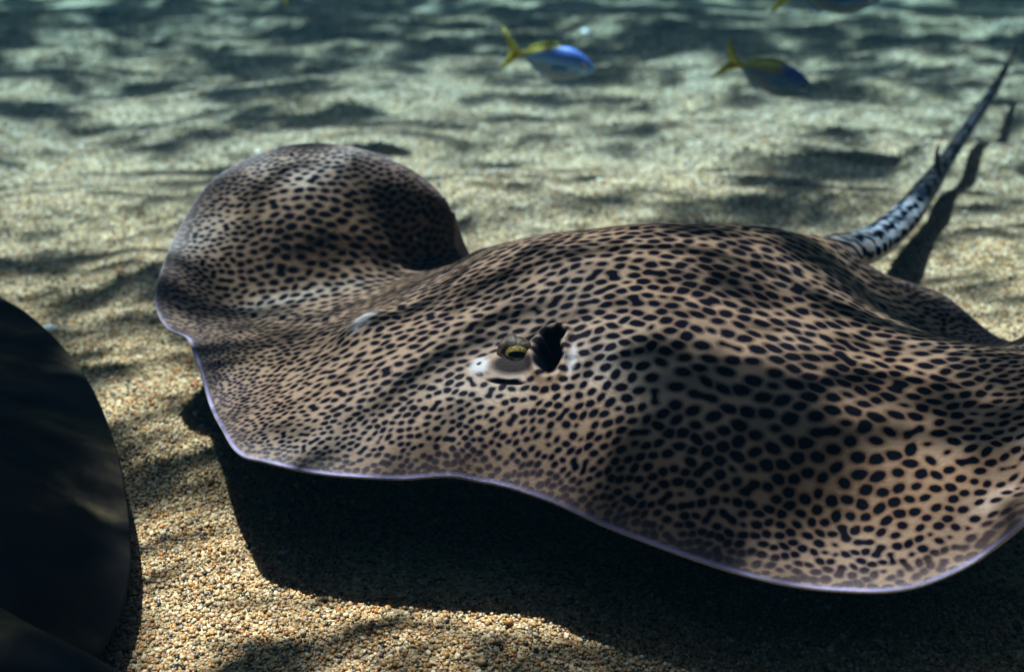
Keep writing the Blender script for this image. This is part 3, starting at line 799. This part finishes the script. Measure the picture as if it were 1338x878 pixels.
# ------------------------------------------------------------------ fish
m_fish, t, N, L, P = new_mat('fish_scales')
c = attr(N, 'scale_color'); tc = N.new('ShaderNodeTexCoord')
nn = node(N, 'ShaderNodeTexVoronoi', i_Scale=55.0); L.new(tc.outputs['Object'], nn.inputs['Vector'])
cc = mixc(N, L, ramp(N, L, nn.outputs['Distance'], [(.2, 0.0), (.8, .35)]), c.outputs['Color'], (.02, .04, .08))
L.new(cc, P.inputs['Base Color']); P.inputs['Roughness'].default_value = .55
m_fin, t, N, L, P = new_mat('yellow_fin')
tc = N.new('ShaderNodeTexCoord'); wv = node(N, 'ShaderNodeTexNoise', i_Scale=30.0, i_Detail=3.0); L.new(tc.outputs['Object'], wv.inputs['Vector'])
L.new(ramp(N, L, wv.outputs[0], [(.3, (.24, .22, .01)), (.7, (.50, .44, .02))]), P.inputs['Base Color']); P.inputs['Roughness'].default_value = .5
m_fin2, t, N, L, P = new_mat('pale_fin'); P.inputs['Base Color'].default_value = (.10, .22, .42, 1); P.inputs['Roughness'].default_value = .5
m_eyef, t, N, L, P = new_mat('fish_eye'); P.inputs['Base Color'].default_value = (.55, .55, .45, 1); P.inputs['Roughness'].default_value = .2
m_pupf, t, N, L, P = new_mat('fish_pupil'); P.inputs['Base Color'].default_value = (.004, .004, .006, 1); P.inputs['Roughness'].default_value = .22

FX = np.array([-.30, -.24, -.12, .0, .12, .24, .34, .42, .47, .50])
FT = np.array([.028, .040, .095, .142, .165, .165, .138, .095, .055, .012])     # top height
FB = np.array([.028, .038, .090, .145, .165, .155, .118, .075, .042, .012])
FW = np.array([.012, .020, .048, .072, .084, .086, .074, .052, .030, .008])
def fish_body(bright):  # a low bright value paints shade into the scale colours
    xs_ = np.linspace(-.30, .50, 56); xs_[-1] = .499
    T_, B_, W_ = (np.interp(xs_, FX, A) for A in (FT, FB, FW))
    k = np.ones(5) / 5
    sm = lambda A: np.convolve(np.pad(A, 2, 'edge'), k, 'valid')
    T_, B_, W_ = sm(T_), sm(B_), sm(W_); an = np.linspace(0, 2 * math.pi, 32, endpoint=False)
    V_ = np.stack([np.repeat(xs_[:, None], 32, 1), W_[:, None] * np.sign(np.cos(an)) * np.abs(np.cos(an))**.85, np.where(np.sin(an) > 0, T_[:, None], B_[:, None]) * np.sin(an)], -1)
    id_ = np.arange(56 * 32).reshape(56, 32)
    Q_ = np.stack([id_[:-1], id_[1:], np.roll(id_[1:], -1, 1), np.roll(id_[:-1], -1, 1)], -1).reshape(-1, 4)
    cap = lambda r: np.stack([r[[0, 31, 1]][[0]].repeat(15), r[1:30:1][:15], r[2:31][:15], r[3:32][:15]], 1)
    V_ = V_.reshape(-1, 3)
    V_ = np.vstack([V_, [[.502, 0, 0]], [[-.302, 0, 0]]])
    e_ = np.arange(0, 32, 2)
    Q_ = np.vstack([Q_, np.stack([np.full(16, 56 * 32), id_[-1][(e_ + 2) % 32], id_[-1][e_ + 1], id_[-1][e_]], 1), np.stack([np.full(16, 56 * 32 + 1), id_[0][e_], id_[0][e_ + 1], id_[0][(e_ + 2) % 32]], 1)])
    me_ = mesh_np('fish_body', V_, Q_)
    h = V_[:, 2] / .16; x = V_[:, 0]
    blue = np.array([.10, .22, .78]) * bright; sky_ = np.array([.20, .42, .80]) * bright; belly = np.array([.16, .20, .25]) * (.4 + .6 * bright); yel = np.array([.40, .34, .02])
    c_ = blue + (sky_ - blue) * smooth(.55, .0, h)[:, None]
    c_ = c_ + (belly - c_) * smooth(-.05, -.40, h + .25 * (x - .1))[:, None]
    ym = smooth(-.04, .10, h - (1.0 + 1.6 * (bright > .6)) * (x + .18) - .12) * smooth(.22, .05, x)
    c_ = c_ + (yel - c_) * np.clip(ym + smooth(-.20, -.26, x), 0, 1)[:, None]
    a = me_.attributes.new('scale_color', 'FLOAT_COLOR', 'POINT'); a.data.foreach_set('color', np.hstack([c_, np.ones((len(c_), 1))]).astype(np.float32).ravel())
    return me_
def plate(name, outline, y0, th, tilt=0):
    """thin fin with real thickness from an x,z outline"""
    bm = bmesh.new(); o_ = np.array(outline); cen = o_.mean(0)
    n_ = len(o_); f_ = []; b_ = []
    for x, z in o_: f_.append(bm.verts.new((x, y0 + th * .25 + tilt * (z - o_[0][1]), z))); b_.append(bm.verts.new((x, y0 - th * .25 + tilt * (z - o_[0][1]), z)))
    cf = bm.verts.new((cen[0], y0 + th + tilt * (cen[1] - o_[0][1]), cen[1])); cb = bm.verts.new((cen[0], y0 - th + tilt * (cen[1] - o_[0][1]), cen[1]))
    for i in range(n_):
        j = (i + 1) % n_
        bm.faces.new((cf, f_[i], f_[j])); bm.faces.new((cb, b_[j], b_[i])); bm.faces.new((f_[i], b_[i], b_[j], f_[j]))
    bmesh.ops.recalc_face_normals(bm, faces=bm.faces)
    me_ = bpy.data.meshes.new(name); bm.to_mesh(me_); bm.free(); return me_
def sub_part(name, me_, mat, par):
    o = link(name, me_, mat if not me_.materials else None); o.parent = par; return o
def ball(r, squash=1):
    bm = bmesh.new(); bmesh.ops.create_uvsphere(bm, u_segments=16, v_segments=10, radius=r)
    for v in bm.verts: v.co.y *= squash
    me_ = bpy.data.meshes.new('ball'); bm.to_mesh(me_); bm.free(); return me_
def make_fish(loc_, rot, size, bright, label):
    r = empty('yellowtail_fish', loc_, tuple(math.radians(a) for a in rot)); r.scale = (size,) * 3
    tag(r, label, 'fish', 'yellow tailed blue fish swimming over the sand')
    b = sub_part('body', fish_body(bright), m_fish, r)
    for nm, ol in (('tail_fin', [(-.27, .03), (-.31, .05), (-.38, .12), (-.46, .205), (-.50, .235), (-.475, .16), (-.42, .06), (-.385, .0), (-.42, -.06), (-.475, -.16), (-.50, -.235), (-.46, -.205), (-.38, -.12), (-.31, -.05), (-.27, -.03)]),):
        # forked fin as two lobes meeting at the stalk
        up_ = plate('lobe', [(-.27, -.012), (-.27, .03), (-.33, .065), (-.42, .155), (-.50, .235), (-.475, .15), (-.425, .055), (-.385, -.012)], 0, .010)
        lo_ = plate('lobe', [(-.27, .012), (-.385, .012), (-.425, -.055), (-.475, -.15), (-.50, -.235), (-.42, -.155), (-.33, -.065), (-.27, -.03)], 0, .009)
        sub_part('tail_fin', up_, m_fin, r); sub_part('tail_fin', lo_, m_fin, r)
    sub_part('dorsal_fin', plate('dorsal', [(.20, .155), (.10, .195), (-.02, .180), (-.14, .125), (-.22, .075), (-.23, .035), (-.10, .09), (.05, .14)], 0, .006), m_fin, r)
    sub_part('anal_fin', plate('anal', [(.02, -.13), (-.04, -.175), (-.15, -.115), (-.22, -.06), (-.22, -.035), (-.10, -.085)], 0, .005), m_fin2, r)
    for s_ in (-1, 1):
        sub_part('pectoral_fin', plate('pectoral', [(.26, -.02), (.20, .0), (.10, -.02), (.07, -.05), (.13, -.065), (.22, -.05)], s_ * .090, .004, -s_ * .3), m_fin2, r)
        e = sub_part('eye', ball(.034, .5), m_eyef, r); e.location = (.40, s_ * .052, .022)
        p = sub_part('pupil', ball(.023, .5), m_pupf, e); p.location = (0, s_ * .010, .005)
    return r
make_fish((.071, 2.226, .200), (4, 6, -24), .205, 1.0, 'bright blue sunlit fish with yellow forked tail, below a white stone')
make_fish((.489, 2.107, .200), (0, 17, -14), .190, .45, 'blue fish darkened with painted-in shade, yellow back and tail, head pointing down to the right')
make_fish((.640, 2.30, .312), (0, 3, -8), .215, .45, 'blue fish darkened with painted-in shade, half cut off by the top edge near the right')
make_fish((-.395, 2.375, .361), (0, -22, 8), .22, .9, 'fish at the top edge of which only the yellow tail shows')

# ------------------------------------------------------------------ shells and pebbles
m_shell, t, N, L, P = new_mat('shell_white')
tc = N.new('ShaderNodeTexCoord'); nn = node(N, 'ShaderNodeTexNoise', i_Scale=160.0, i_Detail=4.0); L.new(tc.outputs['Object'], nn.inputs['Vector'])
L.new(ramp(N, L, nn.outputs[0], [(.3, (.45, .42, .36)), (.6, (.80, .79, .75))]), P.inputs['Base Color']); P.inputs['Roughness'].default_value = .4
def stone(name, loc_, rx, ry, rz, rot, label, cat, ribs=0, seed=1, group=None):
    bm = bmesh.new(); bmesh.ops.create_icosphere(bm, subdivisions=4, radius=1); rnd = random.Random(seed); ph = rnd.random() * 6
    for v in bm.verts:
        a_ = math.atan2(v.co.y, v.co.x); k = 1 + .09 * math.sin(2.3 * v.co.x + ph) * math.cos(3.1 * v.co.y + ph) + .05 * math.sin(5 * v.co.z + ph * 2)
        if ribs: k *= 1 + .045 * math.cos(ribs * a_)
        v.co = Vector((v.co.x * rx, v.co.y * ry, v.co.z * rz)) * k
    me_ = bpy.data.meshes.new(name); bm.to_mesh(me_); bm.free()
    o = link(name, me_, m_shell); o.location = (loc_[0], loc_[1], float(sand_z(np.array([loc_[0]]), np.array([loc_[1]]))[0]) + rz * .35)
    o.rotation_euler = rot; tag(o, label, cat, group); return o
stone('seashell', (-.690, 1.452), .0125, .009, .0075, (0, 0, .2), 'small white arched shell on the sand just beside the dark ray', 'shell', ribs=18)
stone('white_stone', (.222, 3.305), .022, .018, .016, (0, .2, .4), 'white stone on the sand above and right of the bright blue fish', 'stone', seed=5)
stone('pebble', (-.407, 1.199), .0036, .003, .0045, (0, 0, 0), 'tiny pale upright pebble at the edge of the shadow under the ray\'s snout', 'pebble', seed=3)
stone('pebble', (-.392, 1.172), .0040, .0035, .003, (0, 0, 1), 'tiny round white pebble just inside the shadow under the ray\'s snout', 'pebble', seed=8)

# ------------------------------------------------------------------ water haze
bm = bmesh.new(); bmesh.ops.create_cube(bm, size=1)
for v in bm.verts: v.co = Vector((v.co.x * 84, 20 + v.co.y * 84, -.25 + v.co.z * 2.5))
me = bpy.data.meshes.new('haze'); bm.to_mesh(me); bm.free()
m = bpy.data.materials.new('sea_haze'); m.use_nodes = True; N = m.node_tree.nodes; L = m.node_tree.links
N.remove(N['Principled BSDF'])
pv = N.new('ShaderNodeVolumePrincipled')
pv.inputs['Color'].default_value = (.002, .015, .027, 1); pv.inputs['Absorption Color'].default_value = (.0, .46, .80, 1); pv.inputs['Density'].default_value = .25; pv.inputs['Anisotropy'].default_value = .2
L.new(pv.outputs[0], N['Material Output'].inputs['Volume'])
tag(link('haze', me, m, smooth=False), 'blue green water haze', kind='stuff')
